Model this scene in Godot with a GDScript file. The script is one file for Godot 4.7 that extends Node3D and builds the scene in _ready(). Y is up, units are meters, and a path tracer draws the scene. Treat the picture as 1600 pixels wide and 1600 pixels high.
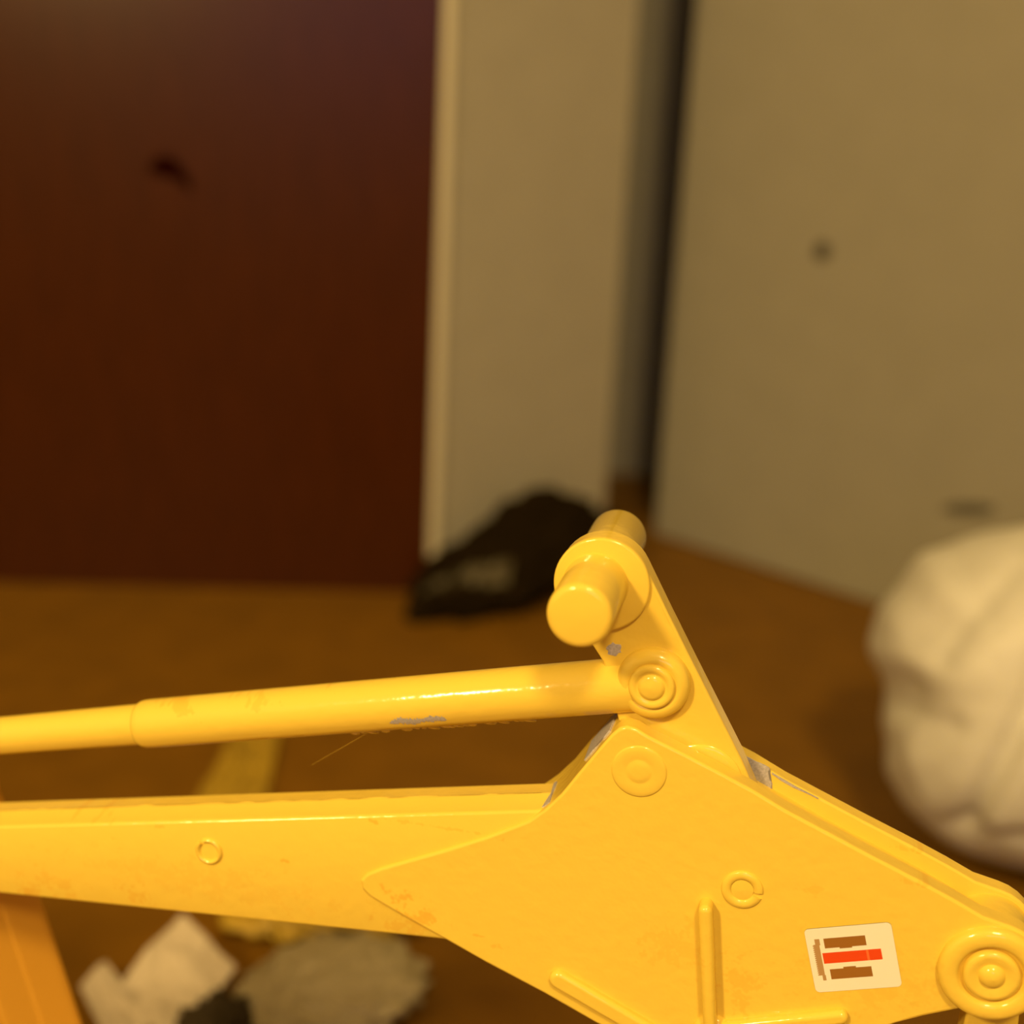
extends Node3D
# A die-cast toy digger arm close to the lens on a brown floor, a room corner soft behind it. Metres, y up.

const WARM := Color(1.0, 0.70, 0.27)          # linear colour of the lamp
var toy: Node3D

func lin(r: float, g: float, b: float) -> Color:
	return Color(r, g, b).linear_to_srgb()

func _ready() -> void:
	# ---------- camera ----------
	var cam := Camera3D.new()
	cam.name = "camera"
	var attr := CameraAttributesPhysical.new()
	attr.frustum_focal_length = 30.0
	attr.frustum_focus_distance = 0.268
	attr.exposure_aperture = 4.6
	attr.frustum_near = 0.02
	attr.frustum_far = 40.0
	cam.attributes = attr
	add_child(cam)
	cam.fov = rad_to_deg(2.0 * atan(0.4))
	cam.near = 0.02
	var right := Vector3(0.99888987, 0.04539321, -0.01258865)
	var up := Vector3(-0.04710645, 0.9625607, -0.26694171)
	cam.transform = Transform3D(Basis(right, up, Vector3(0, 0.26723838, 0.96363045)), Vector3(0, 0.35, 0))
	cam.current = true

	# ---------- sky (dusk, seen only through the window) and exposure ----------
	var env := Environment.new()
	env.background_mode = Environment.BG_COLOR
	env.background_color = lin(0.24, 0.21, 0.42)
	env.background_energy_multiplier = 4.5
	env.tonemap_mode = Environment.TONE_MAPPER_LINEAR
	env.tonemap_exposure = 1.0
	env.sdfgi_enabled = true
	env.ssao_enabled = true
	env.ssil_enabled = true
	var we := WorldEnvironment.new()
	we.name = "world_environment"
	we.environment = env
	add_child(we)

	# ---------- lamp ----------
	lamp(Vector3(-0.645, 0.0, 0.55), 0.92, 1.28)
	pendant(Vector3(0.15, 2.00, 1.35), 3.2)

	room()
	digger()
	floor_things()


# ===================================================================== helpers
func begin() -> SurfaceTool:
	var st := SurfaceTool.new()
	st.begin(Mesh.PRIMITIVE_TRIANGLES)
	return st

func tri(st: SurfaceTool, p: Array, n: Array) -> void:
	var a: Vector3 = p[0]
	var b: Vector3 = p[1]
	var c: Vector3 = p[2]
	var face := (b - a).cross(c - a)
	var nn: Vector3 = n[0] + n[1] + n[2]
	var order := [0, 1, 2] if face.dot(nn) < 0.0 else [0, 2, 1]
	for i in order:
		var q: Vector3 = p[i]
		var m: Vector3 = n[i]
		st.set_normal(m.normalized())
		st.set_uv(Vector2(q.x * 4.0, q.y * 4.0))
		st.set_uv2(Vector2((q.x * 1000.0 + 200.0) / 280.0, 1.0 - (q.y * 1000.0 - 150.0) / 140.0))
		st.add_vertex(q)

func quad(st: SurfaceTool, a: Vector3, b: Vector3, c: Vector3, d: Vector3, na: Vector3, nb: Vector3, nc: Vector3, nd: Vector3) -> void:
	tri(st, [a, b, c], [na, nb, nc])
	tri(st, [a, c, d], [na, nc, nd])

func flat(st: SurfaceTool, a: Vector3, b: Vector3, c: Vector3, d: Vector3, n: Vector3) -> void:
	quad(st, a, b, c, d, n, n, n, n)

func put(st: SurfaceTool, called: String, mat: Material, parent: Node) -> MeshInstance3D:
	var mi := MeshInstance3D.new()
	mi.name = called
	mi.mesh = st.commit()
	mi.material_override = mat
	parent.add_child(mi, true)
	return mi

func tag(o: Node, label: String, category: String, kind := "") -> void:
	o.set_meta("label", label)
	if category != "":
		o.set_meta("category", category)
	if kind != "":
		o.set_meta("kind", kind)

func pts(flat_list: Array, k := 0.001) -> PackedVector2Array:
	var r := PackedVector2Array()
	for i in range(0, flat_list.size(), 2):
		r.append(Vector2(flat_list[i], flat_list[i + 1]) * k)
	return r

func arc(c: Vector2, r: float, a0: float, a1: float, n: int, k := 0.001) -> PackedVector2Array:
	var out := PackedVector2Array()
	for i in n + 1:
		var t := deg_to_rad(lerpf(a0, a1, float(i) / n))
		out.append((c + Vector2(cos(t), sin(t)) * r) * k)
	return out

# closed rounding of a polygon's corners (Chaikin)
func soften(p: PackedVector2Array, times := 1) -> PackedVector2Array:
	for k in times:
		var q := PackedVector2Array()
		for i in p.size():
			var a := p[i]
			var b := p[(i + 1) % p.size()]
			q.append(a.lerp(b, 0.22))
			q.append(a.lerp(b, 0.78))
		p = q
	return p

# prism of an outline between z0 (back) and z1 (front), edges rounded by bb and bf
func extrude(st: SurfaceTool, p: PackedVector2Array, z0: float, z1: float, bb: float, bf: float, steps := 4) -> void:
	if Geometry2D.is_polygon_clockwise(p):
		p.reverse()
	var n := p.size()
	var en := []
	for i in n:
		var d := (p[(i + 1) % n] - p[i]).normalized()
		en.append(Vector2(d.y, -d.x))
	var miter := []
	var smooth := []
	for i in n:
		var a: Vector2 = en[(i + n - 1) % n]
		var b: Vector2 = en[i]
		var m := (a + b).normalized()
		smooth.append(a.dot(b) > 0.8)
		miter.append(m / maxf(0.5, m.dot(a)))
	var prof := []                                  # [inset, z, radial part, z part]
	if bb > 0.0:
		for k in steps + 1:
			var t := PI / 2 * k / steps
			prof.append([bb * (1 - sin(t)), z0 + bb * (1 - cos(t)), sin(t), -cos(t)])
	else:
		prof.append([0.0, z0, 1.0, 0.0])
	if bf > 0.0:
		for k in steps + 1:
			var t := PI / 2 * k / steps
			prof.append([bf * (1 - cos(t)), z1 - bf * (1 - sin(t)), cos(t), sin(t)])
	else:
		prof.append([0.0, z1, 1.0, 0.0])
	for i in n:
		var j := (i + 1) % n
		var ni: Vector2 = miter[i].normalized() if smooth[i] else en[i]
		var nj: Vector2 = miter[j].normalized() if smooth[j] else en[i]
		for k in prof.size() - 1:
			var u = prof[k]
			var v = prof[k + 1]
			var pu0: Vector2 = p[i] - miter[i] * u[0]
			var pu1: Vector2 = p[j] - miter[j] * u[0]
			var pv0: Vector2 = p[i] - miter[i] * v[0]
			var pv1: Vector2 = p[j] - miter[j] * v[0]
			quad(st, Vector3(pu0.x, pu0.y, u[1]), Vector3(pu1.x, pu1.y, u[1]), Vector3(pv1.x, pv1.y, v[1]), Vector3(pv0.x, pv0.y, v[1]),
				Vector3(ni.x * u[2], ni.y * u[2], u[3]), Vector3(nj.x * u[2], nj.y * u[2], u[3]), Vector3(nj.x * v[2], nj.y * v[2], v[3]), Vector3(ni.x * v[2], ni.y * v[2], v[3]))
	for side in 2:
		var ins: float = prof[0][0] if side == 0 else prof[-1][0]
		var zz := z0 if side == 0 else z1
		var nz := Vector3(0, 0, -1 if side == 0 else 1)
		var cap := PackedVector2Array()
		for i in n:
			cap.append(p[i] - miter[i] * ins)
		var ix := Geometry2D.triangulate_polygon(cap)
		for k in range(0, ix.size(), 3):
			tri(st, [Vector3(cap[ix[k]].x, cap[ix[k]].y, zz), Vector3(cap[ix[k + 1]].x, cap[ix[k + 1]].y, zz), Vector3(cap[ix[k + 2]].x, cap[ix[k + 2]].y, zz)], [nz, nz, nz])

# turned shape about local z: prof holds r, z pairs (metres); a0..a1 degrees leave a gap when less than a full turn
func lathe(st: SurfaceTool, at: Transform3D, prof: PackedVector2Array, seg := 40, a0 := 0.0, a1 := 360.0) -> void:
	var m := prof.size()
	var sn := []
	for k in m - 1:
		var d := (prof[k + 1] - prof[k]).normalized()
		sn.append(Vector2(d.y, -d.x))
	for k in m - 1:
		var n0: Vector2 = sn[k]
		var n1: Vector2 = sn[k]
		if k > 0 and sn[k - 1].dot(sn[k]) > 0.6:
			n0 = (sn[k - 1] + sn[k]).normalized()
		if k < m - 2 and sn[k + 1].dot(sn[k]) > 0.6:
			n1 = (sn[k + 1] + sn[k]).normalized()
		for s in seg:
			var t0 := deg_to_rad(lerpf(a0, a1, float(s) / seg))
			var t1 := deg_to_rad(lerpf(a0, a1, float(s + 1) / seg))
			var c0 := Vector2(cos(t0), sin(t0))
			var c1 := Vector2(cos(t1), sin(t1))
			var u := prof[k]
			var v := prof[k + 1]
			quad(st, at * Vector3(u.x * c0.x, u.x * c0.y, u.y), at * Vector3(u.x * c1.x, u.x * c1.y, u.y), at * Vector3(v.x * c1.x, v.x * c1.y, v.y), at * Vector3(v.x * c0.x, v.x * c0.y, v.y),
				at.basis * Vector3(n0.x * c0.x, n0.x * c0.y, n0.y), at.basis * Vector3(n0.x * c1.x, n0.x * c1.y, n0.y), at.basis * Vector3(n1.x * c1.x, n1.x * c1.y, n1.y), at.basis * Vector3(n1.x * c0.x, n1.x * c0.y, n1.y))
	if absf(a1 - a0) < 359.0:
		for e in [a0, a1]:
			var t := deg_to_rad(e)
			var c := Vector2(cos(t), sin(t))
			var nrm: Vector3 = at.basis * Vector3(-c.y, c.x, 0) * (-1.0 if e == a0 else 1.0)
			var poly := prof.duplicate()
			var ix := Geometry2D.triangulate_polygon(poly)
			for k in range(0, ix.size(), 3):
				var tp := []
				for q in 3:
					var w := poly[ix[k + q]]
					tp.append(at * Vector3(w.x * c.x, w.x * c.y, w.y))
				tri(st, tp, [nrm, nrm, nrm])

func along_x(p: Vector3, degrees: float) -> Transform3D:       # local z of a lathe laid along x, tipped by degrees
	var a := deg_to_rad(degrees)
	var zx := Vector3(cos(a), sin(a), 0)
	var yy := Vector3(-sin(a), cos(a), 0)
	return Transform3D(Basis(yy, Vector3(0, 0, 1).cross(Vector3.ZERO) + zx.cross(yy), zx), p)

func box(st: SurfaceTool, at: Transform3D, s: Vector3, b: float) -> void:      # rounded along its local z edges, centred
	var h := Vector2(s.x, s.y) / 2
	var r := minf(b * 2.0, minf(h.x, h.y) * 0.9)
	var o := PackedVector2Array()
	for q in [[1, 1, 0], [-1, 1, 90], [-1, -1, 180], [1, -1, 270]]:
		for k in 4:
			var t := deg_to_rad(q[2] + 30.0 * k)
			o.append(Vector2((h.x - r) * q[0] + r * cos(t), (h.y - r) * q[1] + r * sin(t)))
	var sub := begin()
	extrude(sub, o, -s.z / 2, s.z / 2, b, b, 3)
	st.append_from(sub.commit(), 0, at)

# ===================================================================== materials
func noise(seed_: int, freq: float, oct := 4, kind := FastNoiseLite.TYPE_SIMPLEX_SMOOTH) -> FastNoiseLite:
	var f := FastNoiseLite.new()
	f.seed = seed_
	f.frequency = freq
	f.noise_type = kind
	f.fractal_octaves = oct
	return f

func ntex(f: FastNoiseLite, size := 512, lo := Color.BLACK, hi := Color.WHITE, p0 := 0.0, p1 := 1.0) -> NoiseTexture2D:
	var t := NoiseTexture2D.new()
	t.width = size
	t.height = size
	t.seamless = true
	t.noise = f
	var g := Gradient.new()
	g.offsets = PackedFloat32Array([p0, p1])
	g.colors = PackedColorArray([lo, hi])
	t.color_ramp = g
	return t

func plain(c: Color, rough: float, grain := 0.0, scale := 8.0, relief := 0.0, seed_ := 3) -> StandardMaterial3D:
	var m := StandardMaterial3D.new()
	m.albedo_color = c
	m.roughness = rough
	if grain > 0.0:
		m.albedo_texture = ntex(noise(seed_, 0.02, 5), 512, Color(1 - grain, 1 - grain, 1 - grain), Color.WHITE)
	if relief > 0.0:
		m.heightmap_enabled = true
		m.heightmap_texture = ntex(noise(seed_ + 1, 0.03, 4), 512)
		m.heightmap_scale = relief
	if grain > 0.0 or relief > 0.0:
		m.uv1_triplanar = true
		m.uv1_scale = Vector3.ONE * scale
	return m

var paint: StandardMaterial3D
var metal: StandardMaterial3D

func stains() -> ImageTexture:                    # scuffs where the photograph has them, in the toy's own side view (280 x 140 mm)
	var w := 1120
	var h := 560
	var im := Image.create(w, h, false, Image.FORMAT_RGBA8)
	im.fill(Color(0.82, 0.48, 0.09, 0.0))
	var f := noise(11, 0.045, 4)
	var fine := noise(12, 0.16, 3)
	var spots := [[-73, 191, 4.5, 2.2, 0.8], [-67, 187, 5, 2.5, 0.8], [-79, 208, 2, 0.8, 0.9], [-64, 209, 13, 0.5, 0.5], [2.5, 184, 5, 7, 0.45], [15.4, 208.5, 3, 1.2, 0.35], [33.5, 213.6, 5, 0.6, 0.5],
		[-137, 179, 5, 3, 0.55], [-165, 174.8, 4, 2, 0.8], [-160, 178, 10, 4, 0.45], [-99.5, 194.6, 1.4, 0.5, 0.9], [-130, 198, 2.4, 1.1, 0.6], [-147, 197, 3, 1, 0.5], [-142, 193, 2, 1, 0.4], [-50.8, 182.5, 2.6, 1, 0.6],
		[-54, 184.5, 3, 0.35, 0.8], [-162, 196, 6, 1.2, 0.6], [-128, 227, 8, 2, 0.6], [-110, 231, 8, 2, 0.5], [-93, 236, 4, 2, 0.6], [-12, 190, 8, 7, 0.3], [30, 190, 18, 8, 0.25], [-72, 183, 7, 3, 0.5], [-120, 186, 40, 5, 0.22]]
	for s in spots:
		var cx: float = (s[0] + 200.0) * 4.0
		var cy: float = (290.0 - s[1]) * 4.0
		var rx: float = s[2] * 4.0
		var ry: float = s[3] * 4.0
		for y in range(maxi(0, int(cy - ry * 1.5)), mini(h, int(cy + ry * 1.5))):
			for x in range(maxi(0, int(cx - rx * 1.5)), mini(w, int(cx + rx * 1.5))):
				var d := Vector2((x - cx) / rx, (y - cy) / ry).length()
				var v := f.get_noise_2d(x, y) * 0.9 + fine.get_noise_2d(x, y) * 0.6 + 0.55 - d * 0.75
				var a: float = smoothstep(0.0, 0.35, v) * s[4]
				if a > im.get_pixel(x, y).a:
					im.set_pixel(x, y, Color(0.86, 0.56, 0.11, a * 0.45))
	return ImageTexture.create_from_image(im)

func mats() -> void:
	paint = StandardMaterial3D.new()
	paint.albedo_color = lin(0.80, 0.575, 0.082)
	paint.roughness = 0.14
	paint.uv1_triplanar = true
	paint.uv1_scale = Vector3.ONE * 9.0
	paint.heightmap_enabled = true
	paint.heightmap_texture = ntex(noise(5, 0.022, 3), 1024)
	paint.heightmap_scale = 0.010
	paint.detail_enabled = true
	paint.detail_albedo = stains()
	paint.detail_blend_mode = BaseMaterial3D.BLEND_MODE_MIX
	paint.detail_uv_layer = BaseMaterial3D.DETAIL_UV_2
	metal = plain(lin(0.56, 0.53, 0.58), 0.5, 0.2, 120.0, 0.0, 21)
	metal.metallic = 0.1


# ===================================================================== lamp
func lamp(at: Vector3, height: float, energy: float) -> void:
	var o := Node3D.new()
	o.name = "floor_lamp"
	add_child(o)
	o.position = at
	tag(o, "slim dark floor lamp with a round glowing globe beside the viewer", "lamp")
	var dark := plain(lin(0.05, 0.045, 0.04), 0.4)
	var st := begin()
	lathe(st, Transform3D(Basis(Vector3.RIGHT, -PI / 2), Vector3.ZERO), pts([0, 0, 140, 0, 145, 4, 140, 12, 60, 18, 14, 30, 0, 30]), 48)
	put(st, "base", dark, o)
	st = begin()
	lathe(st, Transform3D(Basis(Vector3.RIGHT, -PI / 2), Vector3.ZERO), pts([11, 20, 11, height * 1000 - 95, 0, height * 1000 - 95]), 24)
	put(st, "pole", dark, o)
	st = begin()
	lathe(st, Transform3D(Basis(Vector3.RIGHT, -PI / 2), Vector3(0, height - 0.11, 0)), pts([0, 0, 30, 0, 34, 10, 34, 38, 0, 38]), 32)
	put(st, "lamp_holder", dark, o)
	bulb(o, 0.075, energy, height)

func pendant(at: Vector3, energy: float) -> void:
	var o := Node3D.new()
	o.name = "pendant_lamp"
	add_child(o)
	o.position = at
	tag(o, "round glowing pendant lamp hanging from the ceiling behind the viewer", "lamp")
	var dark := plain(lin(0.05, 0.045, 0.04), 0.4)
	var top := 2.5 - at.y
	var st := begin()
	lathe(st, Transform3D(Basis(Vector3.RIGHT, -PI / 2), Vector3.ZERO), pts([3, 200, 3, top * 1000 - 20, 3, top * 1000 - 19]), 12)
	put(st, "cord", dark, o)
	st = begin()
	lathe(st, Transform3D(Basis(Vector3.RIGHT, -PI / 2), Vector3(0, top, 0)), pts([0, -25, 30, -22, 48, -6, 48, 0, 0, 0]), 32)
	put(st, "ceiling_rose", dark, o)
	st = begin()
	lathe(st, Transform3D(Basis(Vector3.RIGHT, -PI / 2), Vector3.ZERO), pts([0, 164, 24, 164, 24, 196, 8, 204, 0, 204]), 32)
	put(st, "lamp_holder", dark, o)
	bulb(o, 0.17, energy, 0.0)

func bulb(o: Node3D, r: float, energy: float, y: float) -> void:
	var glow := StandardMaterial3D.new()
	glow.albedo_color = lin(0.8, 0.75, 0.6)
	glow.emission_enabled = true
	glow.emission = WARM.linear_to_srgb()
	glow.emission_energy_multiplier = 4.0
	var sp := SphereMesh.new()
	sp.radius = r
	sp.height = r * 2
	var b := MeshInstance3D.new()
	b.name = "globe"
	b.mesh = sp
	b.material_override = glow
	b.position = Vector3(0, y, 0)
	o.add_child(b)
	var l := OmniLight3D.new()
	l.name = "globe_light"
	l.position = Vector3(0, y, 0)
	l.light_color = WARM.linear_to_srgb()
	l.light_energy = energy
	l.light_size = r * 0.93
	l.omni_range = 12.0
	l.omni_attenuation = 2.0
	l.shadow_enabled = true
	o.add_child(l)


# ===================================================================== room
func slab(called: String, a: Vector2, b: Vector2, y0: float, y1: float, thick: float, mat: Material, bev := 0.0) -> MeshInstance3D:
	# an upright slab whose visible face runs from a to b on the floor plan (x, z): local x along it, y up, z out into the room
	var d := b - a
	var st := begin()
	extrude(st, PackedVector2Array([Vector2(0, y0), Vector2(d.length(), y0), Vector2(d.length(), y1), Vector2(0, y1)]), -thick, 0.0, 0.0, bev)
	d = d.normalized()
	var mi := put(st, called, mat, self)
	mi.transform = Transform3D(Basis(Vector3(d.x, 0, d.y), Vector3.UP, Vector3(-d.y, 0, d.x)), Vector3(a.x, 0, a.y))
	mi.set_meta("kind", "structure")
	return mi

func room() -> void:
	var wallm := plain(lin(0.285, 0.265, 0.212), 0.7, 0.03, 1.6, 0.0, 31)
	var stripm := plain(lin(0.38, 0.355, 0.295), 0.6, 0.03, 1.6, 0.0, 32)
	var dull := plain(lin(0.42, 0.39, 0.33), 0.8, 0.10, 1.0, 0.0, 33)
	var doorm := plain(lin(0.052, 0.0115, 0.0006), 0.26, 0.10, 1.2, 0.0, 37)
	doorm.metallic_specular = 0.33
	doorm.uv1_scale = Vector3(6.0, 1.2, 0.8)
	var floorm := plain(lin(0.20, 0.090, 0.005), 0.55, 0.12, 1.8, 0.0, 39)
	floorm.metallic_specular = 0.3

	var fl := BoxMesh.new()
	fl.size = Vector3(6.0, 0.1, 6.0)
	var f := MeshInstance3D.new()
	f.name = "floor"
	f.mesh = fl
	f.material_override = floorm
	f.position = Vector3(0.9, -0.05, 0.5)
	add_child(f)
	tag(f, "bare brown floor running to the foot of the walls", "floor", "structure")
	var ce := f.duplicate()
	ce.name = "ceiling"
	ce.material_override = dull
	ce.position = Vector3(0.9, 2.55, 0.5)
	add_child(ce)
	tag(ce, "flat plain ceiling over the room", "ceiling", "structure")

	# beige wall end beside the dark door, its front edge rounded
	var wl := slab("wall_left", Vector2(-0.0612, -0.996), Vector2(0.0858, -1.149), 0.0, 2.5, 0.012, stripm, 0.0)
	tag(wl, "narrow beige wall strip between the dark brown door and the dark gap", "wall", "structure")
	# pale upright edging on that wall's front corner
	var st := begin()
	var o := PackedVector2Array()
	for k in 9:
		var t := deg_to_rad(-10.0 + 25.0 * k)
		o.append(Vector2(cos(t), sin(t)) * 0.0042)
	extrude(st, o, 0.0, 2.5, 0.0, 0.0)
	var tr := put(st, "trim_1", plain(lin(0.43, 0.39, 0.295), 0.6), self)
	tr.transform = Transform3D(Basis(Vector3(1, 0, 0), Vector3(0, 0, -1), Vector3.UP), Vector3(-0.0628, 0, -0.993))
	tag(tr, "thin pale rounded edging up the front corner of the beige strip", "trim", "structure")

	var wr := slab("wall_right", Vector2(0.1388, -1.2038), Vector2(2.45, 1.252), 0.0, 2.5, 0.10, wallm, 0.004)
	tag(wr, "broad plain beige wall on the right with a nail hole", "wall", "structure")
	wall_marks(wr)
	tag(slab("wall_back", Vector2(-1.65, -1.45), Vector2(2.6, -1.45), 0.0, 2.5, 0.10, wallm), "beige wall deep in the dark narrow gap between the two beige walls", "wall", "structure")
	# the dark door
	var dr := slab("door_1", Vector2(-1.55, -0.90), Vector2(-0.0625, -1.0), 0.0, 2.5, 0.045, doorm, 0.0)
	tag(dr, "dark reddish brown door filling the upper left, with a darker knot", "door", "structure")
	var ks := begin()
	var kn := PackedVector2Array()
	var nf := noise(77, 0.5, 2)
	for k in 40:                                  # bent knot with a ragged outline
		var t := TAU * k / 40.0
		var rr := 0.0105 * (1.0 + 0.22 * nf.get_noise_2d(cos(t) * 6, sin(t) * 6))
		var q := Vector2(cos(t) * 1.7, sin(t) * 0.72) * rr
		kn.append(Vector2(q.x * 0.9 + 0.0, q.y - q.x * q.x * 28.0 - q.x * 0.35))
	extrude(ks, kn, 0.0, 0.0012, 0.0, 0.0008, 2)
	var knot := put(ks, "knot", plain(lin(0.012, 0.001, 0.0003), 1.0), dr)
	(knot.material_override as StandardMaterial3D).metallic_specular = 0.05
	knot.position = Vector3(1.286, 0.331, 0.0)

	# the rest of the room, behind and beside the viewer
	tag(slab("wall_side", Vector2(-1.55, 3.0), Vector2(-1.55, -1.75), 0.0, 2.5, 0.10, dull), "plain wall on the left of the room", "wall", "structure")
	tag(slab("wall_far_side", Vector2(2.45, -1.75), Vector2(2.45, 3.0), 0.0, 2.5, 0.10, dull), "plain wall on the right behind the viewer", "wall", "structure")
	# front wall with a window in it: x -0.65..0.55, y 0.60..1.75
	var z := 3.0
	tag(slab("wall_front", Vector2(2.5, z), Vector2(0.55, z), 0.0, 2.5, 0.12, dull), "plain wall right of the window behind the viewer", "wall", "structure")
	tag(slab("wall_front", Vector2(-0.65, z), Vector2(-1.6, z), 0.0, 2.5, 0.12, dull), "plain wall left of the window behind the viewer", "wall", "structure")
	tag(slab("wall_front", Vector2(0.55, z), Vector2(-0.65, z), 0.0, 0.62, 0.12, dull), "plain wall under the window behind the viewer", "wall", "structure")
	tag(slab("wall_front", Vector2(0.55, z), Vector2(-0.65, z), 1.75, 2.5, 0.12, dull), "plain wall over the window behind the viewer", "wall", "structure")
	var fr := begin()
	for q in [[-0.05, 0.645, 1.2, 0.05], [-0.05, 1.725, 1.2, 0.05], [-0.625, 1.185, 0.05, 1.03], [0.525, 1.185, 0.05, 1.03], [-0.05, 1.185, 0.04, 1.03]]:
		box(fr, Transform3D(Basis(), Vector3(q[0], q[1], z + 0.05)), Vector3(q[2], q[3], 0.05), 0.004)
	var wn := put(fr, "window_1", plain(lin(0.6, 0.58, 0.52), 0.4), self)
	tag(wn, "two-pane window with dusk outside, behind the viewer", "window", "structure")
	var glass := StandardMaterial3D.new()
	glass.transparency = BaseMaterial3D.TRANSPARENCY_ALPHA
	glass.albedo_color = Color(1, 1, 1, 0.06)
	glass.roughness = 0.02
	for x in [-0.335, 0.235]:
		var pb := BoxMesh.new()
		pb.size = Vector3(0.53, 1.03, 0.004)
		var pm := MeshInstance3D.new()
		pm.name = "pane"
		pm.mesh = pb
		pm.material_override = glass
		pm.position = Vector3(x, 1.185, z + 0.05)
		wn.add_child(pm, true)

func wall_marks(w: MeshInstance3D) -> void:
	var dk := plain(lin(0.06, 0.05, 0.035), 0.8)
	var st := begin()
	lathe(st, Transform3D(Basis(), Vector3(0.1591, 0.286, 0.0)), pts([8.2, -1, 8.2, 0.5, 7.4, 1.0, 5.6, 1.0, 5.2, 0.4, 0, 0.2]), 28)
	var h := put(st, "nail_hole", dk, w)
	h.set_meta("label", "small dark round hole in the wall")
	st = begin()
	var o := PackedVector2Array()
	var nf := noise(9, 0.6, 3)
	for k in 36:
		var t := TAU * k / 36.0
		o.append(Vector2(cos(t) * 0.021, sin(t) * 0.0055) * (1.0 + 0.5 * nf.get_noise_2d(cos(t) * 5, sin(t) * 5)))
	extrude(st, o, 0.0, 0.0006, 0.0, 0.0004, 2)
	var s := put(st, "scuff_mark", plain(lin(0.13, 0.115, 0.085), 0.8, 0.3, 200.0, 0.0, 8), w)
	s.rotation.z = 0.24
	s.position = Vector3(0.3185, 0.100, 0.0)
	s.set_meta("label", "dark smudged scuff on the wall")


# ===================================================================== the toy
func digger() -> void:
	mats()
	toy = Node3D.new()
	toy.name = "toy_excavator"
	add_child(toy)
	toy.position = Vector3(0.04998, 0, -0.23561)
	toy.rotation.y = deg_to_rad(-11.9271)
	tag(toy, "yellow metal toy digger arm with chipped paint and a white logo sticker", "toy")
	boom()
	hub()
	lever()
	cylinder()
	rest_of_digger()

func boss(parent: Node, called: String, c: Vector3, prof: Array, seg := 44) -> MeshInstance3D:
	var st := begin()
	lathe(st, Transform3D(Basis(), c * 0.001), pts(prof), seg)
	return put(st, called, paint, parent)

func roll_pin(parent: Node, c: Vector3, r_out: float, r_in: float, gap_at: float, floor_at := 0.34) -> void:   # rolled spring pin: a C of sheet with a slit
	var st := begin()
	var m := (r_out + r_in) / 2
	lathe(st, Transform3D(Basis(), c * 0.001), pts([r_out, -0.6, r_out, 0.2, r_out - 0.25, 0.5, m, 0.65, r_in + 0.3, 0.5, r_in, 0.2, r_in, -0.6]), 40, gap_at + 9, gap_at + 351)
	lathe(st, Transform3D(Basis(), c * 0.001), pts([r_in, floor_at - 0.14, r_in * 0.7, floor_at - 0.02, 0, floor_at]), 24)
	put(st, "roll_pin", paint, parent)

func chip(parent: Node, outline: PackedVector2Array, z: float, called := "bare_metal_chip") -> void:
	var st := begin()
	extrude(st, outline, z - 0.0002, z + 0.00006, 0.0, 0.00004, 1)
	var c := put(st, called, metal, parent)
	c.set_meta("label", "patch of bare grey metal where paint has chipped")

func ragged(flat_list: Array, seed_: int, amp := 0.22, per := 5) -> PackedVector2Array:
	var p := pts(flat_list, 1.0)
	var rng := RandomNumberGenerator.new()
	rng.seed = seed_
	var out := PackedVector2Array()
	for i in p.size():
		var a := p[i]
		var b := p[(i + 1) % p.size()]
		for k in per:
			out.append((a.lerp(b, float(k) / per) + Vector2(rng.randf_range(-amp, amp), rng.randf_range(-amp, amp))) * 0.001)
	return out

func y_top(x: float) -> float:
	return 191.1 + 0.1963 * (x + 172.0)

func y_low(x: float) -> float:
	return 172.6 + 0.0767 * (x + 173.3)

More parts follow.
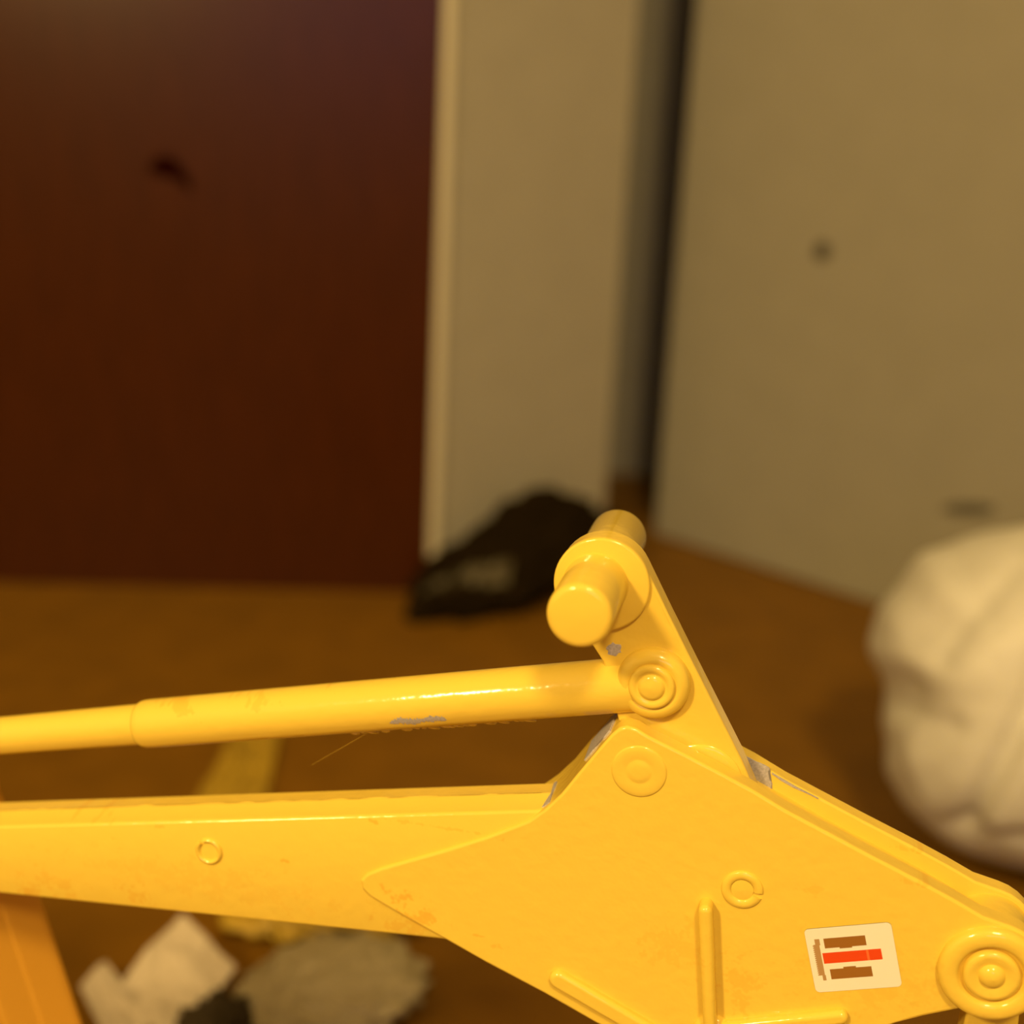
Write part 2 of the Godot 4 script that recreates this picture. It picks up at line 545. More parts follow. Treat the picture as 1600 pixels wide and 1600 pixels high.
func boom() -> void:
	var st := begin()
	var xs := [-262.0, -235.0, -205.0, -175.0, -150.0, -120.0, -91.0, -70.0, -52.0, -40.0, -30.0]
	# cross-section from the bottom front edge round over the top to the bottom back edge; [y over the top line, z], bottom ones counted from the low line
	var sec := [[0, 0.9, -0.8]]
	for k in 6:                                       # rounded front shoulder
		var t := deg_to_rad(15.0 + 15.0 * k)
		sec.append([1, -1.0 + 1.0 * sin(t), -1.8 + 1.0 * cos(t)])
	sec += [[1, 0.85, -6.7], [1, 1.0, -7.0], [1, 0.95, -7.3], [1, 0.62, -12.3], [1, -0.2, -13.0], [0, 0.7, -13.0], [0, 0.0, -12.3], [0, 0.0, -1.6], [0, 0.35, -1.0]]
	var m := sec.size()
	for i in xs.size() - 1:
		for k in m:
			var q := []
			for e in [[i, k], [i + 1, k], [i + 1, (k + 1) % m], [i, (k + 1) % m]]:
				var x: float = xs[e[0]]
				var s = sec[e[1]]
				q.append(Vector3(x, (y_top(x) if s[0] == 1 else y_low(x)) + s[1], s[2]) * 0.001)
			var nn := []
			for kk in [k, k, (k + 1) % m, (k + 1) % m]:
				var own := sec_normal(sec, k)
				var pv := sec_normal(sec, (kk + m - 1) % m)
				var nx := sec_normal(sec, kk)
				var v := Vector3(0, own.x, own.y)
				if pv.dot(nx) > 0.75:
					var av := (pv + nx).normalized()
					v = Vector3(0, av.x, av.y)
				nn.append(v)
			quad(st, q[0], q[1], q[2], q[3], nn[0], nn[1], nn[2], nn[3])
	var b := put(st, "boom", paint, toy)
	# ragged casting flash along the parting line on top
	st = begin()
	var nf := noise(41, 0.35, 3)
	for i in 90:
		var x := -250.0 + i * 2.3
		var h0 := maxf(0.0, nf.get_noise_1d(i) * 0.5 + 0.03)
		var h1 := maxf(0.0, nf.get_noise_1d(i + 1) * 0.5 + 0.03)
		var a := Vector3(x, y_top(x) + 1.0, -6.9) * 0.001
		var c := Vector3(x + 2.3, y_top(x + 2.3) + 1.0, -6.9) * 0.001
		flat(st, a, c, c + Vector3(0, h1 * 0.001, -0.0002), a + Vector3(0, h0 * 0.001, -0.0002), Vector3(0, 0.3, 1))
		var bk := Vector3(0, 0, -0.0004)
		flat(st, a + bk, c + bk, c + Vector3(0, h1 * 0.001, -0.0002), a + Vector3(0, h0 * 0.001, -0.0002), Vector3(0, 0.3, -1))
	put(st, "casting_seam", paint, b)
	roll_pin(b, Vector3(-118.3, 193.8, -0.8), 3.3, 2.15, 125, -0.25)

func sec_normal(sec: Array, k: int) -> Vector2:
	var a = sec[k]
	var b = sec[(k + 1) % sec.size()]
	var ya: float = a[1] + (20.0 if a[0] == 1 else 0.0)
	var yb: float = b[1] + (20.0 if b[0] == 1 else 0.0)
	var d := Vector2(yb - ya, b[2] - a[2]).normalized()
	return Vector2(-d.y, d.x)

var CONCAVE := [-81.3, 191.2, -81.6, 193.2, -80.2, 195.0, -77.0, 197.0, -63.6, 203.5, -53.1, 208.9, -44.4, 214.1, -41.2, 217.2, -37.7, 221.5, -34.1, 227.3, -30.6, 232.8, -28.1, 236.6, -26.6, 238.2]

func outline() -> PackedVector2Array:
	var p := pts(CONCAVE + [-25.0, 238.9, -23.0, 238.6, -20.6, 237.4, -12.9, 234.5, -6.7, 232.0, 1.3, 228.7, 8.0, 225.4, 17.9, 221.3, 24.4, 218.6, 36.2, 213.9, 43.0, 211.0, 48.8, 208.3])
	p.append_array(arc(Vector2(51.8, 196.4), 11.0, 78, -62, 12))
	p.append_array(pts([48.9, 187.4, 40.5, 183.4, 35.3, 180.6, 20.0, 170.5, 9.5, 162.5, 4.4, 160.0, -2.0, 159.8, -14.0, 163.0, -27.0, 167.6, -38.8, 172.7, -52.1, 177.8, -61.0, 181.6, -70.0, 185.3, -76.0, 187.9, -79.6, 189.6]))
	return p

func inset_core() -> PackedVector2Array:
	var p := pts(CONCAVE + [-24.6, 237.6, -20.6, 233.6, -12.9, 230.4, -6.7, 228.2, 1.3, 224.8, 17.9, 217.4, 36.2, 210.0, 45.0, 205.8, 48.0, 200.0, 46.0, 190.5, 35.3, 182.6, 9.5, 165.5, 4.4, 163.0, -14.0, 166.0, -38.8, 174.4, -61.0, 183.3, -79.0, 190.0])
	return p

func hub() -> void:
	var st := begin()
	extrude(st, outline(), -0.0045, 0.0, 0.0, 0.0007)
	var f := put(st, "hub_plate", paint, toy)
	f.set_meta("label", "front side plate of the arm with ribs and sticker")
	st = begin()
	extrude(st, outline(), -0.018, -0.0135, 0.0006, 0.0006)
	var b := put(st, "hub_plate", paint, toy)
	st = begin()
	extrude(st, inset_core(), -0.0137, -0.0043, 0.0, 0.0)
	put(st, "hub_web", paint, toy)

	# bosses and pins on the front plate
	boss(f, "boss", Vector3(-21.8, 229.3, 0), [5.8, -0.2, 5.75, 0.05, 5.4, 0.22, 4.6, 0.28, 3.2, 0.28, 2.8, 0.20, 2.5, 0.22, 2.1, 0.38, 1.3, 0.46, 0, 0.48])
	roll_pin(f, Vector3(1.4, 206.0, 0), 4.3, 2.3, -10)
	# bolt at the right end: raised collar, dished ring and domed head
	boss(f, "pivot_collar", Vector3(51.8, 196.4, 0), [10.3, -0.6, 10.3, 1.0, 9.9, 1.7, 9.0, 2.1, 7.2, 2.1, 6.5, 1.7, 6.2, 0.7, 5.9, 0.5, 0, 0.5], 56)
	boss(f, "pivot_bolt", Vector3(51.8, 196.4, 0), [5.5, 0.3, 5.5, 1.6, 5.2, 2.1, 4.3, 2.2, 3.0, 1.7, 2.6, 1.6, 2.2, 2.3, 1.3, 2.8, 0, 3.0], 48)

	# three stiffening ribs that meet near the lower edge
	rib(f, Vector2(-5.6, 201.4), Vector2(-2.0, 172.0), 2.9, 4.0)
	rib(f, Vector2(-35.6, 177.5), Vector2(-12.0, 167.0), 4.2, 1.7)
	rib(f, Vector2(24.0, 180.6), Vector2(-1.0, 172.2), 3.2, 2.0)
	boss(f, "rib_hub", Vector3(-1.5, 170.6, 0), [4.6, -0.2, 4.5, 0.6, 3.8, 1.3, 2.4, 1.7, 0, 1.8])

	sticker(f)

	# chipped spots
	chip(b, ragged([-4.0, 231.3, -0.5, 229.6, 4.3, 227.6, 4.6, 225.8, 5.2, 224.0, 5.6, 221.4, 3.4, 220.5, 1.4, 222.8, -1.2, 227.0], 5, 0.25), -0.0134)
	chip(b, ragged([5.0, 226.6, 10.5, 224.1, 15.0, 222.3, 15.2, 222.2, 10.0, 223.85, 7.0, 225.2, 5.2, 226.2], 6, 0.06, 3), -0.0134)
	edge_chip(f, Vector2(-33.6, 228.3), Vector2(-28.6, 236.3), -13.5, -3.2, 71)
	edge_chip(f, Vector2(-43.2, 215.2), Vector2(-40.4, 218.2), -13.0, -2.0, 72)
	# weld spacer between the plates near the bolt
	st = begin()
	lathe(st, Transform3D(Basis(), Vector3(0.0525, 0.1975, 0)), pts([0, -13.9, 8.6, -13.6, 8.6, -4.4, 0, -4.4]), 40)
	put(st, "spacer", paint, toy)

func edge_chip(parent: Node, a: Vector2, b: Vector2, z0: float, z1: float, seed_: int) -> void:     # bare metal on the plate's edge, running across its thickness
	var d := (b - a).normalized()
	var n := Vector2(-d.y, d.x)
	var st := begin()
	var loc := ragged([0, z0, a.distance_to(b), z0 + 0.8, a.distance_to(b), z1, 0, z1 - 0.5], seed_, 0.35, 5)
	extrude(st, loc, -0.0004, 0.00018, 0.0, 0.00005, 1)
	var mi := put(st, "bare_metal_chip", metal, parent)
	mi.transform = Transform3D(Basis(Vector3(d.x, d.y, 0), Vector3(0, 0, 1), Vector3(d.x, d.y, 0).cross(Vector3(0, 0, 1)) * (-1.0 if Vector3(d.x, d.y, 0).cross(Vector3(0, 0, 1)).dot(Vector3(n.x, n.y, 0)) < 0 else 1.0)), Vector3(a.x, a.y, 0) * 0.001)
	mi.set_meta("label", "bare grey metal on the worn edge of the plate")

func rib(parent: Node, a: Vector2, b: Vector2, w: float, h: float) -> void:
	var d := (b - a).normalized()
	var n := Vector2(-d.y, d.x)
	var o := PackedVector2Array()
	for k in 9:
		var t := deg_to_rad(90.0 + 22.5 * k)
		o.append((a + (d * cos(t) + n * sin(t)) * w / 2) * 0.001)
	for k in 9:
		var t := deg_to_rad(-90.0 + 22.5 * k)
		o.append((b + (d * cos(t) + n * sin(t)) * w / 2) * 0.001)
	var st := begin()
	extrude(st, o, -0.0003, h * 0.001, 0.0, minf(w * 0.42, h * 0.6) * 0.001, 5)
	put(st, "stiffening_rib", paint, parent)

func sticker(parent: Node) -> void:
	var c := [Vector2(14.6, 199.1), Vector2(31.4, 204.0), Vector2(35.6, 189.7), Vector2(18.6, 184.8)]
	var im := Image.create(512, 430, true, Image.FORMAT_RGBA8)
	var white := lin(0.80, 0.80, 0.72)
	im.fill(white)
	var ink := lin(0.30, 0.125, 0.02)
	var grey := lin(0.43, 0.26, 0.11)
	var red := lin(0.72, 0.065, 0.008)
	# ribbed upright at the left, like a tyre tread seen on edge
	for k in 15:
		im.fill_rect(Rect2i(34, 112 + k * 14, 22, 9), grey)
	im.fill_rect(Rect2i(40, 108, 34, 208), grey)
	im.fill_rect(Rect2i(50, 72, 30, 42), grey)
	im.fill_rect(Rect2i(58, 316, 20, 36), grey)
	# upper dark bar, red bar, lower dark bar
	im.fill_rect(Rect2i(104, 72, 246, 66), ink)
	im.fill_rect(Rect2i(190, 136, 74, 10), ink)
	im.fill_rect(Rect2i(82, 168, 346, 72), red)
	im.fill_rect(Rect2i(340, 168, 14, 72), lin(0.80, 0.16, 0.04))
	im.fill_rect(Rect2i(108, 280, 246, 68), ink)
	im.fill_rect(Rect2i(190, 270, 74, 12), ink)
	var st := begin()
	var u: Vector2 = c[1] - c[0]
	var v: Vector2 = c[3] - c[0]
	var o := PackedVector2Array()
	var uvs := PackedVector2Array()
	for q in [[1, 0, -90], [1, 1, 0], [0, 1, 90], [0, 0, 180]]:
		for k in 6:
			var t := deg_to_rad(q[2] + 18.0 * k)
			var r := Vector2(0.055, 0.065)
			uvs.append(Vector2(q[0] + r.x * (cos(t) - (1 if q[0] == 1 else -1)), q[1] + r.y * (sin(t) - (1 if q[1] == 1 else -1))))
	for w in uvs:
		o.append((c[0] + u * w.x + v * w.y) * 0.001)
	var ix := Geometry2D.triangulate_polygon(uvs)
	for k in range(0, ix.size(), 3):
		var order := [ix[k], ix[k + 1], ix[k + 2]]
		var face := (o[order[1]] - o[order[0]]).cross(o[order[2]] - o[order[0]])
		if face > 0.0:
			order.reverse()
		for i in order:
			st.set_normal(Vector3.BACK)
			st.set_uv(uvs[i])
			st.add_vertex(Vector3(o[i].x, o[i].y, 0.00012))
	for i in o.size():                            # the sticker's own thin edge
		var j := (i + 1) % o.size()
		var e := (o[j] - o[i]).normalized()
		var nn := Vector3(-e.y, e.x, 0)
		var four := [Vector3(o[i].x, o[i].y, 0.00012), Vector3(o[j].x, o[j].y, 0.00012), Vector3(o[j].x, o[j].y, -0.0001), Vector3(o[i].x, o[i].y, -0.0001)]
		for k in [0, 1, 2, 0, 2, 3]:
			st.set_normal(nn)
			st.set_uv(Vector2(0.02, 0.5))
			st.add_vertex(four[k])
	var m := StandardMaterial3D.new()
	m.albedo_texture = ImageTexture.create_from_image(im)
	m.roughness = 0.45
	var s := put(st, "sticker", m, parent)
	s.set_meta("label", "white square sticker printed with a black and red emblem")

func lever() -> void:
	var st := begin()
	var hc := Vector2(-32.8, 267.0)
	var sc := Vector2(-34.0, 267.0)
	var p := PackedVector2Array()
	p.append_array(arc(hc, 9.7, 28, 190, 18))
	p.append_array(pts([-38.6, 258.0, -34.6, 254.2, -31.5, 250.0, -29.5, 244.0, -27.0, 236.0, -22.0, 224.0, -14.0, 218.0, 0.0, 219.0, 3.6, 222.5, -1.3, 232.1, -3.7, 236.2, -8.6, 244.5, -14.3, 254.2, -19.0, 262.3]))
	extrude(st, p, -0.0118, -0.0056, 0.0006, 0.0006)
	var l := put(st, "lever", paint, toy)
	l.set_meta("label", "upright lever with a round stub through its top")
	# round pad and stub, front and back
	st = begin()
	var at := Transform3D(Basis(), Vector3(hc.x, hc.y, 0) * 0.001)
	lathe(st, at, pts([9.9, -6.0, 9.9, -4.9, 9.75, -4.6, 9.4, -4.5, 0, -4.5]), 56)
	lathe(st, Transform3D(Basis(), Vector3(sc.x, sc.y, 0) * 0.001), pts([6.75, -4.6, 6.6, -4.2, 6.5, -3.4, 6.45, 14.2, 6.2, 14.9, 5.7, 15.3, 5.0, 15.5, 0, 15.5]), 56)
	put(st, "pivot_stub", paint, l)
	st = begin()
	lathe(st, Transform3D(Basis(Vector3(1, 0, 0), Vector3(0, -1, 0), Vector3(0, 0, -1)), Vector3(-0.0342, 0.2675, 0)), pts([6.5, 11.4, 6.4, 13.5, 6.4, 38.6, 6.1, 39.2, 5.3, 39.6, 0, 39.6]), 56)
	put(st, "pivot_stub", paint, l)
	# raised pad round the lower pivot, half behind the hub plate
	boss(l, "boss", Vector3(-9.2, 226.0, -5.6), [8.6, -0.2, 8.6, 0.2, 8.2, 0.5, 7.4, 0.6, 4.0, 0.6, 0, 0.6], 48)
	chip(l, ragged([-31.1, 253.6, -29.8, 254.6, -28.2, 254.2, -27.9, 252.6, -29.0, 251.6, -30.6, 252.0], 9, 0.18, 3), -0.0056)

func cylinder() -> void:
	var st := begin()
	var a := Vector3(-0.1380, 0.2194, -0.008)
	var deg := 12.78
	var L := 110.0
	lathe(st, along_x(a, deg), pts([0, -0.5, 4.0, -0.5, 4.9, -0.2, 5.4, 0.5, 5.6, 1.6, 5.62, 4, 5.72, 60, 5.78, L + 6, 5.2, L + 9, 0, L + 9.5]), 56)
	var b := put(st, "hydraulic_cylinder", paint, toy)
	b.set_meta("label", "thick yellow cylinder barrel with a scraped patch")
	st = begin()
	lathe(st, along_x(a, deg), pts([4.3, -125, 4.5, -38, 4.75, -2.5, 4.75, 3.0]), 48)
	put(st, "piston_rod", paint, b)
	# eye lug and its bolt
	st = begin()
	var ec := Vector3(-20.7, 247.2, 0)
	lathe(st, Transform3D(Basis(), ec * 0.001), pts([0, -14, 7.3, -14, 7.6, -13, 7.6, -4.6, 7.5, -3.9, 7.2, -3.3, 6.7, -2.8, 6.0, -2.45, 5.3, -2.35, 5.0, -2.55, 4.6, -2.7, 0, -2.7]), 56)
	put(st, "cylinder_eye", paint, b)
	st = begin()
	lathe(st, Transform3D(Basis(), (ec + Vector3(-0.1, 0.1, 0)) * 0.001), pts([4.75, -3, 4.75, -2.1, 4.5, -1.7, 4.0, -1.55, 3.4, -1.65, 3.1, -1.9, 2.8, -1.9, 2.5, -1.5, 1.9, -1.2, 0, -1.1]), 44)
	put(st, "eye_bolt", paint, b)
	# scraped patch, curved to the barrel
	st = begin()
	var tf := along_x(a, deg)
	var axis := Vector3(cos(deg_to_rad(deg)), sin(deg_to_rad(deg)), 0)
	var upv := Vector3(-sin(deg_to_rad(deg)), cos(deg_to_rad(deg)), 0)
	var cn := noise(17, 0.22, 3)
	var cols := 60
	for i in cols:
		var q := []
		var qn := []
		for e in [[i, 0], [i + 1, 0], [i + 1, 1], [i, 1]]:
			q.append(e)
		for r in 5:
			var vs := []
			var ns := []
			for w in [[i, r], [i + 1, r], [i + 1, r + 1], [i, r + 1]]:
				var x: float = float(w[0]) / cols * 13.0
				var waist := 0.55 + 0.45 * absf(cos((x - 3.2) / 9.2 * PI))
				var end := sqrt(maxf(0.0, minf(x / 2.5, (13.0 - x) / 1.2))) if minf(x / 2.5, (13.0 - x) / 1.2) < 1.0 else 1.0
				var hi := (0.95 + cn.get_noise_1d(w[0] * 1.7) * 1.1) * waist * end
				var lo := -(0.85 + cn.get_noise_1d(w[0] * 1.7 + 500) * 1.1) * waist * end
				var y := lerpf(lo, hi, float(w[1]) / 5.0) + 0.25 * sin(x * 0.8)
				var ang := -0.42 + y / 5.7
				var nn := upv * sin(ang) + Vector3(0, 0, 1) * cos(ang)
				vs.append(a + axis * (0.0625 + x * 0.001) + nn * 0.00579)
				ns.append(nn)
			quad(st, vs[0], vs[1], vs[2], vs[3], ns[0], ns[1], ns[2], ns[3])
	var cm := put(st, "bare_metal_chip", metal, b)
	cm.set_meta("label", "scraped patch of bare grey metal on the barrel")
	# beads of flash under the barrel and one stray bristle in the paint
	st = begin()
	var rng := RandomNumberGenerator.new()
	rng.seed = 4
	for k in 26:
		if rng.randf() < 0.45:
			continue
		var s := 0.052 + k * 0.0016 + rng.randf() * 0.0012
		var sp := SphereMesh.new()
		sp.radius = 0.0002 + rng.randf() * 0.0004
		sp.height = sp.radius * 1.3
		sp.radial_segments = 10
		sp.rings = 6
		var base := tf * Vector3(0, 0, s)
		st.append_from(sp, 0, Transform3D(Basis().scaled(Vector3(2.0 + 2.0 * rng.randf(), 1, 1)), base + Vector3(0.0012, -0.0056, 0.0012)))
	put(st, "casting_seam", paint, b)
	st = begin()
	lathe(st, along_x(Vector3(-0.0955, 0.2165, -0.006), 37), pts([0.014, 0, 0.02, 10, 0.014, 19, 0, 19]), 8)
	put(st, "bristle", paint, b)

func rest_of_digger() -> void:
	var orange := plain(lin(0.66, 0.34, 0.04), 0.25)
	# leaning mast behind the boom, its front face turned to the right
	var st := begin()
	var lev := [[214.0, -201.0], [180.0, -195.0], [150.0, -184.9], [111.0, -174.0], [66.0, -162.0], [54.0, -158.0]]
	var sec := [[0.0, -34.0], [-0.6, -33.0], [-6.4, -27.4], [-7.4, -26.8], [-12.6, -21.6], [-13.6, -21.0], [-19.0, -15.6], [-20.0, -15.0], [-56.0, -15.0], [-56.0, -46.0], [-16.0, -46.0], [-2.5, -36.5]]
	for i in lev.size() - 1:
		for k in sec.size():
			var s = sec[k]
			var t = sec[(k + 1) % sec.size()]
			var n := Vector3(-(t[1] - s[1]), 0, t[0] - s[0]).normalized()
			n = Vector3(-n.x, 0, -n.z)
			if n.dot(Vector3((s[0] + t[0]) / 2 + 26, 0, (s[1] + t[1]) / 2 + 31)) < 0:
				n = -n
			flat(st, Vector3(lev[i][1] + s[0], lev[i][0], s[1]) * 0.001, Vector3(lev[i][1] + t[0], lev[i][0], t[1]) * 0.001, Vector3(lev[i + 1][1] + t[0], lev[i + 1][0], t[1]) * 0.001, Vector3(lev[i + 1][1] + s[0], lev[i + 1][0], s[1]) * 0.001, n)
	for e in [0, lev.size() - 1]:
		var cap := PackedVector2Array()
		for s in sec:
			cap.append(Vector2(s[0], s[1]))
		var ix := Geometry2D.triangulate_polygon(cap)
		var nn := Vector3.UP if e == 0 else Vector3.DOWN
		for k in range(0, ix.size(), 3):
			var tp := []
			for q in 3:
				tp.append(Vector3(lev[e][1] + cap[ix[k + q]].x, lev[e][0], cap[ix[k + q]].y) * 0.001)
			tri(st, tp, [nn, nn, nn])
	var mast := put(st, "mast", orange, toy)
	mast.set_meta("label", "leaning orange-yellow post behind the boom")
	# low carriage the mast stands on, just under the frame
	st = begin()
	box(st, Transform3D(Basis(), Vector3(-0.190, 0.037, -0.030)), Vector3(0.140, 0.040, 0.072), 0.004)
	put(st, "carriage", paint, toy)
	var rubber := plain(lin(0.03, 0.03, 0.03), 0.8, 0.3, 60.0, 0.01, 51)
	for q in [[-0.235, 0.010], [-0.145, 0.010], [-0.235, -0.070], [-0.145, -0.070]]:
		st = begin()
		lathe(st, Transform3D(Basis(), Vector3(q[0], 0.022, q[1])), pts([0, -8, 18, -8, 21, -7, 22, -4, 22, 4, 21, 7, 18, 8, 12, 8, 11, 5, 0, 5]), 40)
		put(st, "wheel", rubber, toy)
	# dipper arm hanging from the bolt, and the bucket it rests on
	st = begin()
	extrude(st, soften(pts([47.5, 200, 57, 200, 60.5, 186, 62, 120, 60, 44, 48, 44, 45, 120, 50.5, 184]), 1), -0.0125, -0.0058, 0.0008, 0.0008)
	put(st, "dipper_arm", paint, toy)
	st = begin()
	extrude(st, soften(pts([40, 46, 66, 50, 72, 36, 66, 14, 50, 0, 26, 0, 20, 6, 40, 12, 46, 24]), 1), -0.030, 0.012, 0.001, 0.001)
	put(st, "bucket", paint, toy)


# ===================================================================== things on the floor
func blob(st: SurfaceTool, centre: Vector3, axes: Basis, shape: Callable, nu := 96, nv := 64) -> void:
	# closed surface: shape(direction) gives the distance from the centre
	var g := []
	for i in nv + 1:
		var row := []
		var ph := PI * i / nv - PI / 2
		for k in nu + 1:
			var th := TAU * k / nu
			var d := Vector3(cos(ph) * cos(th), sin(ph), cos(ph) * sin(th))
			row.append(centre + axes * (d * float(shape.call(d))))
		g.append(row)
	for i in nv:
		for k in nu:
			for t in [[[i, k], [i + 1, k], [i + 1, k + 1]], [[i, k], [i + 1, k + 1], [i, k + 1]]]:
				var a: Vector3 = g[t[0][0]][t[0][1]]
				var b: Vector3 = g[t[1][0]][t[1][1]]
				var c: Vector3 = g[t[2][0]][t[2][1]]
				if (b - a).cross(c - a).length_squared() < 1e-20:
					continue
				var out := (a + b + c) / 3.0 - centre
				var vs := [a, b, c]
				if (b - a).cross(c - a).dot(out) > 0.0:
					vs = [a, c, b]
				for v in vs:
					st.set_smooth_group(0)
					st.add_vertex(v)

func put_smooth(st: SurfaceTool, called: String, mat: Material, parent: Node) -> MeshInstance3D:
	st.index()
	st.generate_normals()
	return put(st, called, mat, parent)

func crease(p: Vector2, a: Vector2, b: Vector2, w: float) -> float:      # 1 on the line a-b, falling to 0 beyond w
	var ab := b - a
	var t := clampf((p - a).dot(ab) / ab.length_squared(), 0.0, 1.0)
	var d := p.distance_to(a + ab * t) / w
	return exp(-d * d)

func floor_things() -> void:
	white_bag()
	dark_bundle()
	scraps()

func white_bag() -> void:
	# stuffed white bag; outline radii measured round its left side, creases in units of 0.09 m across its front
	var rad := [1.0, 0.98, 0.97, 1.0, 1.06, 1.04, 1.05, 1.03, 0.885, 0.93, 1.02, 1.05, 1.06, 1.06, 1.06, 1.04]
	var ang := [0, 60, 95, 116, 128, 140, 150, 160, 180, 195, 210, 222, 234, 248, 265, 300]
	var nf := noise(61, 1.1, 3)
	var folds := noise(64, 1.5, 2)
	var ax := Vector3(0.96, 0.02, -0.2).normalized()
	var az := Vector3(-0.35, 0.28, 0.89).normalized()     # the side towards the viewer
	ax = (ax - az * ax.dot(az)).normalized()
	var basis := Basis(ax, az.cross(ax), az)
	var shape := func(d: Vector3) -> float:
		var a := fposmod(rad_to_deg(atan2(d.y, d.x)), 360.0)
		var r := 1.0
		for i in ang.size():
			var a0: float = ang[i]
			var a1: float = ang[i + 1] if i + 1 < ang.size() else 360.0
			var r1: float = rad[i + 1] if i + 1 < ang.size() else rad[0]
			if a >= a0 and a < a1:
				var t := (a - a0) / (a1 - a0)
				r = lerpf(rad[i], r1, t * t * (3 - 2 * t))
		var side := sqrt(d.x * d.x + d.y * d.y)
		r = lerpf(1.0, r, smoothstep(0.2, 0.9, side))
		var p := Vector2(d.x, d.y)
		if d.z > -0.2:
			r -= 0.085 * crease(p, Vector2(0.02, 0.22), Vector2(-0.42, -0.64), 0.055)
			r += 0.031 * crease(p, Vector2(0.14, 0.1), Vector2(-0.3, -0.66), 0.08)
			r += 0.034 * crease(p, Vector2(-0.1, 0.42), Vector2(-0.75, -0.22), 0.12)
			r -= 0.025 * crease(p, Vector2(-0.35, 0.5), Vector2(-0.62, 0.36), 0.08)
			r -= 0.028 * crease(p, Vector2(-0.72, 0.12), Vector2(-0.95, 0.1), 0.09)
			r -= 0.031 * crease(p, Vector2(-0.5, -0.12), Vector2(-0.9, -0.05), 0.07)
			r -= 0.043 * crease(p, Vector2(-0.5, -0.68), Vector2(0.3, -0.76), 0.06)
			r += 0.025 * crease(p, Vector2(-0.74, -0.3), Vector2(-0.62, -0.55), 0.1)
			r -= 0.025 * crease(p, Vector2(-0.1, 0.75), Vector2(-0.5, 0.25), 0.05)
		r += 0.03 * nf.get_noise_3d(d.x, d.y, d.z)
		r -= 0.16 * smoothstep(0.1, 0.6, d.x) * maxf(0.0, 0.22 - absf(folds.get_noise_3d(d.x, d.y, d.z)))      # gathered folds towards the neck
		return 0.0885 * r
	var st := begin()
	blob(st, Vector3.ZERO, basis, shape, 160, 110)
	var b := put_smooth(st, "white_bag", plain(lin(0.64, 0.62, 0.565), 0.5, 0.06, 20.0, 0.01, 63), self)
	b.position = Vector3(0.2825, 0.093, -0.6275)
	st = begin()
	var twist := func(d: Vector3) -> float:
		return 1.0 + 0.16 * sin(atan2(d.z, d.x) * 7.0 + d.y * 3.0) * (1.0 - absf(d.y))
	blob(st, Vector3(0.064, 0.068, 0.010), Basis(Vector3(0.013, -0.012, 0), Vector3(0.020, 0.022, 0.0), Vector3(0, 0, 0.015)), twist, 60, 30)
	put_smooth(st, "knotted_neck", b.material_override, b)
	tag(b, "stuffed white plastic bag with soft creases on the floor at the right", "bag")

func dark_bundle() -> void:
	var nf := noise(81, 1.6, 4)
	var st := begin()
	var o := Node3D.new()
	o.name = "black_bag"
	add_child(o)
	o.position = Vector3(0.0, 0, -1.0)
	tag(o, "crumpled black bag with a pale band lying against the beige wall strip", "bag")
	var shape := func(d: Vector3) -> float:
		var r := 1.0 + 0.28 * nf.get_noise_3d(d.x * 1.2, d.y * 1.2, d.z * 1.2)
		if d.y < 0.0:
			r *= lerpf(1.0, 0.72, smoothstep(0.0, 0.4, -d.y))
		return r
	var lie := Basis(Vector3(0.080, 0.024, -0.060), Vector3(-0.004, 0.036, 0.0), Vector3(0.026, 0.0, 0.045))
	blob(st, Vector3(0.004, 0.024, 0.0), lie, shape, 90, 60)
	var black := plain(lin(0.012, 0.007, 0.002), 0.95)
	black.metallic_specular = 0.15
	put_smooth(st, "bag_body", black, o)
	st = begin()
	blob(st, Vector3(0.030, 0.040, -0.035), Basis(Vector3(0.050, -0.004, -0.03), Vector3(0, 0.042, 0), Vector3(0.012, 0, 0.026)), shape, 60, 40)
	put_smooth(st, "bag_fold", black, o)
	# pale crumpled band lying over it
	var nb := noise(85, 0.9, 3)
	st = begin()
	var a := Vector3(-0.067, 0.014, 0.060)
	var e := Vector3(0.001, 0.042, 0.064)
	var n := 26
	for i in n:
		for k in 5:
			var q := []
			for w in [[i, k], [i + 1, k], [i + 1, k + 1], [i, k + 1]]:
				var t := float(w[0]) / n
				var s := float(w[1]) / 5.0 - 0.5
				var p := a.lerp(e, t) + Vector3(0.002, 0.019, -0.004) * s
				p += Vector3(0, 0.004, 0.006) * nb.get_noise_2d(w[0] * 1.3, w[1] * 1.5) * 1.6 + Vector3(0, 0.006 * sin(t * PI), 0)
				q.append(p)
			flat(st, q[0], q[1], q[2], q[3], (q[1] - q[0]).cross(q[3] - q[0]).normalized())
			var th := Vector3(0, 0, -0.0015)
			flat(st, q[0] + th, q[1] + th, q[2] + th, q[3] + th, -(q[1] - q[0]).cross(q[3] - q[0]).normalized())
	var band := put(st, "band", plain(lin(0.26, 0.22, 0.13), 0.6, 0.65, 50.0, 0.0, 87), o)
	band.set_meta("label", "pale mottled band across the black bag")

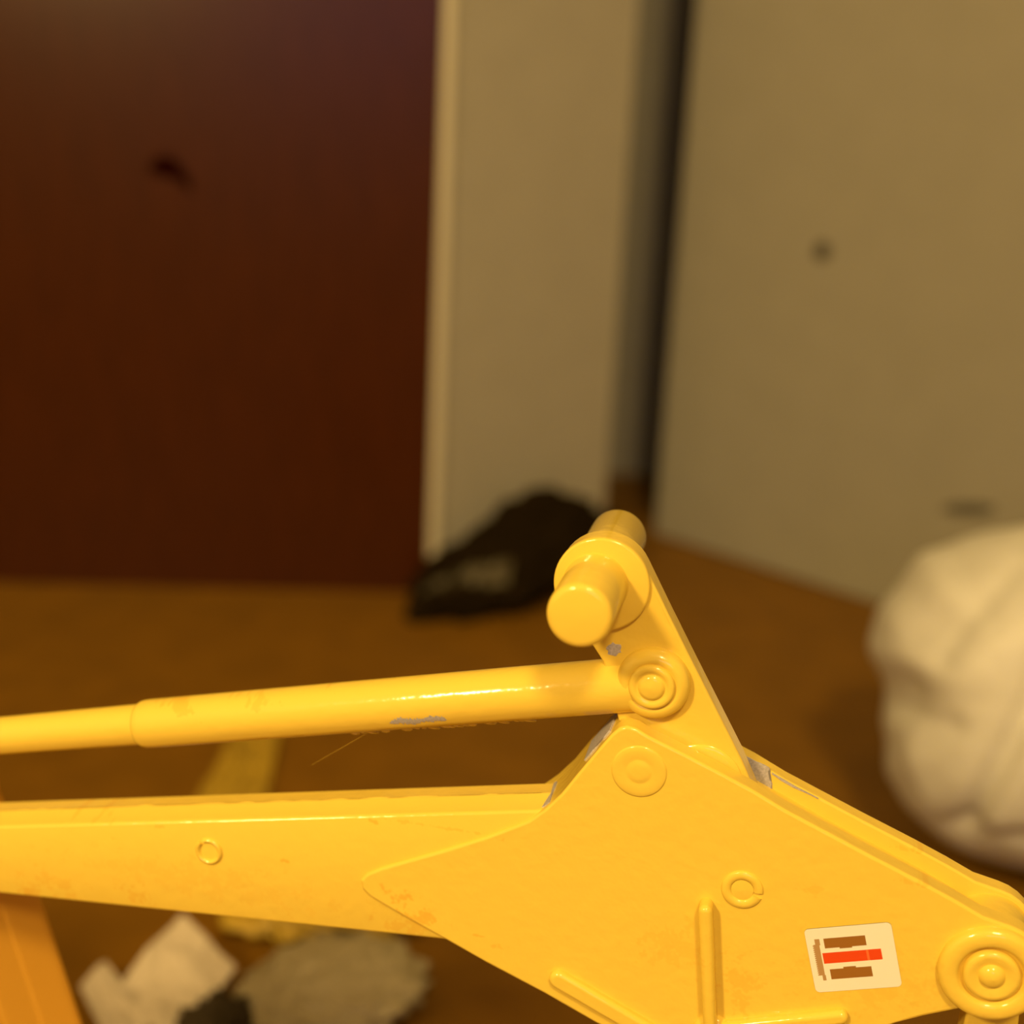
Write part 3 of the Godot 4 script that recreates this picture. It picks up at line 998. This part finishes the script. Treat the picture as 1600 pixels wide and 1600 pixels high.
# a crumpled or folded sheet: corners a b c d in metres, raised by noise, two-sided with a little thickness
func sheet(called: String, c: Array, bump: float, seed_: int, mat: Material, folds := 2.2) -> MeshInstance3D:
	var nf := noise(seed_, 0.55, 3)
	var n := 20
	var st := begin()
	var g := []
	var nrm: Vector3 = (c[1] - c[0]).cross(c[3] - c[0]).normalized()
	if nrm.y < 0:
		nrm = -nrm
	for i in n + 1:
		var row := []
		for k in n + 1:
			var u := float(i) / n
			var v := float(k) / n
			var p: Vector3 = (c[0].lerp(c[1], u)).lerp(c[3].lerp(c[2], u), v)
			p += nrm * bump * (absf(nf.get_noise_2d(u * folds * 3, v * folds * 3)) * 2.0 + nf.get_noise_2d(u * folds + 9, v * folds) * 0.8)
			p.y = maxf(p.y, 0.0012)
			row.append(p)
		g.append(row)
	var th := Vector3(0, -0.0006, 0)
	for i in n:
		for k in n:
			var a: Vector3 = g[i][k]
			var b: Vector3 = g[i + 1][k]
			var d: Vector3 = g[i + 1][k + 1]
			var e: Vector3 = g[i][k + 1]
			var fnn := (b - a).cross(e - a).normalized()
			if fnn.dot(nrm) < 0:
				fnn = -fnn
			flat(st, a, b, d, e, fnn)
			flat(st, a + th, b + th, d + th, e + th, -fnn)
	return put(st, called, mat, self)

func lump(called: String, c: Vector3, ax: Basis, seed_: int, rough: float, mat: Material) -> MeshInstance3D:
	var nf := noise(seed_, 1.7, 4)
	var shape := func(d: Vector3) -> float:
		return 1.0 + rough * (absf(nf.get_noise_3d(d.x, d.y, d.z)) * 1.6 - 0.4)
	var st := begin()
	blob(st, Vector3.ZERO, ax, shape, 64, 44)
	var m := put_smooth(st, called, mat, self)
	m.position = c
	return m

func scraps() -> void:
	var cream := plain(lin(0.62, 0.52, 0.40), 0.7, 0.12, 30.0, 0.0, 91)
	var card := plain(lin(0.50, 0.38, 0.20), 0.7, 0.15, 30.0, 0.0, 92)
	var olive := plain(lin(0.58, 0.37, 0.025), 0.6, 0.3, 20.0, 0.0, 93)
	var grey := plain(lin(0.50, 0.42, 0.25), 0.45, 0.15, 20.0, 0.0, 94)
	var black := plain(lin(0.03, 0.017, 0.002), 0.9)
	tag(sheet("paper_scrap", [Vector3(-0.1730, 0.004, -0.466), Vector3(-0.1650, 0.0105, -0.475), Vector3(-0.135, 0.006, -0.442), Vector3(-0.144, 0.002, -0.424)], 0.002, 101, cream, 0.5),
		"crumpled cream paper scrap on the floor beside the leaning yellow post", "paper")
	tag(sheet("folded_card", [Vector3(-0.1362, 0.0235, -0.492), Vector3(-0.1075, 0.0130, -0.470), Vector3(-0.124, 0.002, -0.428), Vector3(-0.1535, 0.010, -0.462)], 0.003, 103, cream, 0.6),
		"diamond-shaped folded pale card on the floor, its corner pointing up to the boom", "card")
	tag(lump("olive_wrapper", Vector3(-0.085, 0.013, -0.530), Basis(Vector3(0.046, 0, 0.0), Vector3(0, 0.016, 0), Vector3(0.01, 0, 0.034)), 105, 0.4, olive),
		"crumpled olive yellow wrapper on the floor behind the pale card", "wrapper")
	tag(sheet("olive_scrap", [Vector3(-0.1640, 0.002, -0.735), Vector3(-0.137, 0.003, -0.735), Vector3(-0.126, 0.002, -0.610), Vector3(-0.166, 0.002, -0.610)], 0.003, 107, olive),
		"flat olive yellow scrap on the floor seen between barrel and boom", "paper")
	tag(lump("grey_bag", Vector3(-0.066, 0.0105, -0.464), Basis(Vector3(0.036, 0.003, 0.010), Vector3(-0.002, 0.0115, 0), Vector3(-0.014, 0, 0.036)), 109, 0.25, grey),
		"small crumpled grey plastic bag on the floor under the boom", "bag")
	tag(lump("dark_rag", Vector3(-0.107, 0.007, -0.442), Basis(Vector3(0.016, 0, 0), Vector3(0, 0.009, 0), Vector3(0, 0, 0.014)), 111, 0.5, black),
		"small dark rag on the floor between the pale card and grey bag", "rag")
